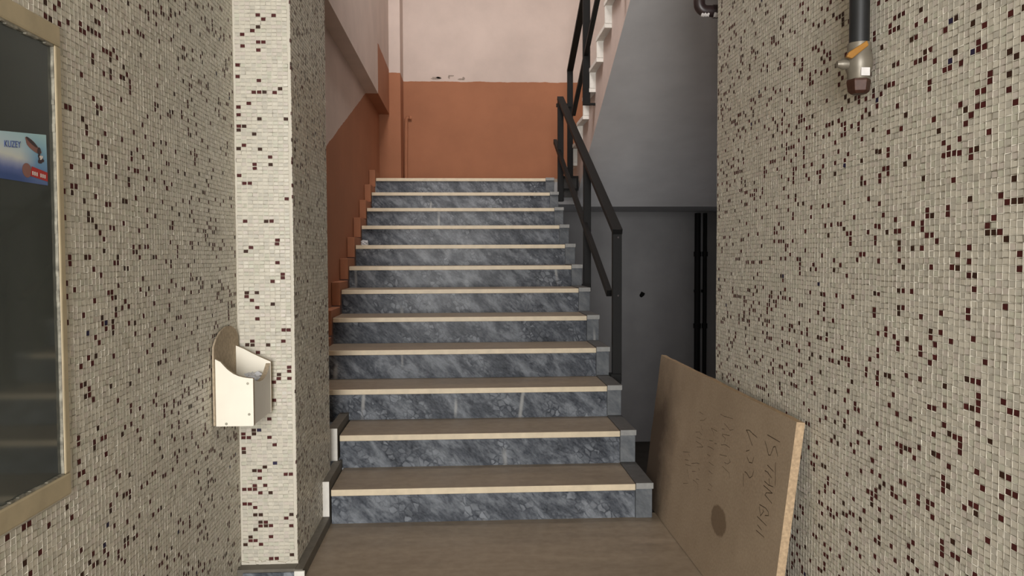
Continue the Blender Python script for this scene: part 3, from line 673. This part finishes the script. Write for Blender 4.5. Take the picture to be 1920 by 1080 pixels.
# ================================================================== pipe with valve on the right wall
gv = empty('gas_pipe', (1.10, 1.865, 1.49)); tag(gv, 'thick black pipe ending in a chrome valve on the right mosaic wall', 'pipe')
cx, cy = 1.100, 1.865
b = MB(); b.tube([(cx, cy, 1.596), (cx, cy, 3.05)], .0222, 20); b.build('pipe', 'pipe', gv, smooth=True)
b = MB(); b.tube([(cx, cy, z) for z in (1.520, 1.524, 1.536, 1.545, 1.560, 1.575, 1.584, 1.590, 1.603)], [.022, .0245, .0255, .029, .0305, .029, .0255, .026, .0255], 20)
vb = b.build('valve_body', 'steel', gv, smooth=True)
b = MB(); b.tube([(cx, cy, 1.488), (cx, cy, 1.494), (cx, cy, 1.516), (cx, cy, 1.521)], [.017, .024, .027, .026], 6); b.build('end_cap', 'brass', gv, bevel=.001)
b = MB(); b.tube([(cx - .02, cy, 1.556), (cx - .040, cy, 1.556), (cx - .046, cy, 1.556), (cx - .052, cy, 1.556)], [.012, .012, .009, .007], 14); b.build('valve_stem', 'steel', gv, smooth=True)
b = MB(); pl = [(cx - .043, 1.566), (cx - .038, 1.576), (cx + .004, 1.603), (cx + .008, 1.592), (cx - .030, 1.562)]; b.prism(pl, 1, cy - .031, cy - .020); b.build('lever', 'yellow', gv, bevel=.002)
b = MB(); b.prism([(cx - .008, 1.525), (cx + .012, 1.525), (cx + .012, 1.543), (cx - .008, 1.543)], 1, cy - .0285, cy - .022); b.build('sticker', 'whiteflake', gv)

# pipe elbow peeping out behind the right wall's far edge
ge = empty('gas_pipe', (1.2, 3.25, 2.08)); tag(ge, 'dark brown pipe elbow with peeling white tape behind the far wall edge', 'pipe')
path = [(1.75, 3.25, 2.079), (1.20, 3.25, 2.079), (1.165, 3.25, 2.080)] + [(1.148 - .030 * math.sin(a), 3.25, 2.110 - .030 * math.cos(a)) for a in np.linspace(0, math.pi / 2, 7)] + [(1.118, 3.25, 2.2), (1.118, 3.25, 3.05)]
path = [Vector((p[0] + .006, p[1], p[2])) for p in path]
b = MB(); b.tube(path, .0225, 16); b.build('pipe', 'brownpipe', ge, smooth=True)
b = MB(); b.tube([Vector((1.205, 3.25, 2.079)), Vector((1.178, 3.25, 2.079))], .026, 16); b.build('coupling', 'brownpipe', ge, smooth=True)
def flake(x0, x1, a0, a1, r):
    b = MB(); nn = 6
    for i in range(nn):
        for j in range(4):
            A = lambda i_, j_: (x0 + (x1 - x0) * i_ / nn + .001 * math.sin(j_ * 2.1 + i_), 3.25 - r * math.sin(a0 + (a1 - a0) * j_ / 4 + .12 * math.sin(i_ * 2.7)), 2.079 - r * math.cos(a0 + (a1 - a0) * j_ / 4 + .12 * math.sin(i_ * 2.7)))
            b.quad([A(i, j), A(i + 1, j), A(i + 1, j + 1), A(i, j + 1)])
    return b.build('tape', 'whiteflake', ge)
flake(1.177, 1.215, .35, 1.15, .0272); flake(1.128, 1.160, .30, 1.0, .0238)

# conduit on the landing wall
cn = empty('conduit_pipe', (-.405, 8.57, 1.8)); tag(cn, 'thin orange painted conduit standing in the landing corner', 'conduit')
b = MB(); b.tube([(-.40, 8.58, 1.80), (-.398, 8.58, 2.1), (-.392, 8.58, 2.49), (-.389, 8.58, 2.515), (-.380, 8.58, 2.528), (-.362, 8.58, 2.530)], .019, 10); b.build('pipe', 'orange', cn, smooth=True)
b = MB(); b.tube([(-.362, 8.58, 2.530), (-.340, 8.585, 2.530)], .022, 10); b.build('pipe_end', 'orange', cn, smooth=True)
# pipes in the cellar corner
for x, r, lab in ((2.622, .032, 'thicker dark pipe standing against the dark cellar wall'), (2.700, .022, 'thinner dark pipe nearest the mosaic wall edge on the cellar wall')):
    e = empty('drain_pipe', (x, 8.5, -.86)); tag(e, lab, 'pipe')
    b = MB(); b.tube([(x, 8.5, -.86), (x, 8.5, 1.55)], r, 14); b.build('pipe', 'black', e, smooth=True)
    for z in (.35, 1.1):
        b = MB(); b.tube([(x, 8.5, z), (x, 8.5, z + .05)], r + .008, 14); b.build('coupling', 'black', e, smooth=True)
    b = MB(); b.box(x - .01, x + .01, 8.5, 8.6, .72, .75); b.build('clamp', 'black', e)
# socket hole in the cellar wall
b = MB(); pts = [(2.061 + .026 * math.cos(a) * (1 + .3 * math.sin(2 * a)), .702 + .028 * math.sin(a) * (1 + .25 * math.cos(3 * a))) for a in np.linspace(0, 2 * math.pi, 14)[:-1]]
b.prism(pts, 1, 8.594, 8.602); b.build('socket_hole', 'hole', wall_cellar)
# plaster chips at the paint line of the landing wall
g = np.random.default_rng(21)
for (x, z, rx, rz) in ((-.085, 2.938, .055, .018), (-.055, 2.944, .030, .014), (.049, 2.952, .012, .022), (.075, 2.966, .030, .008), (.165, 2.930, .030, .010), (.198, 2.938, .016, .020)):
    b = MB(); b.prism([(x + rx * math.cos(a) * g.uniform(.6, 1.1), z + rz * math.sin(a) * g.uniform(.6, 1.1)) for a in np.linspace(0, 2 * math.pi, 12)[:-1]], 1, 8.598, 8.601); b.build('plaster_chip', 'chip', wall_back)
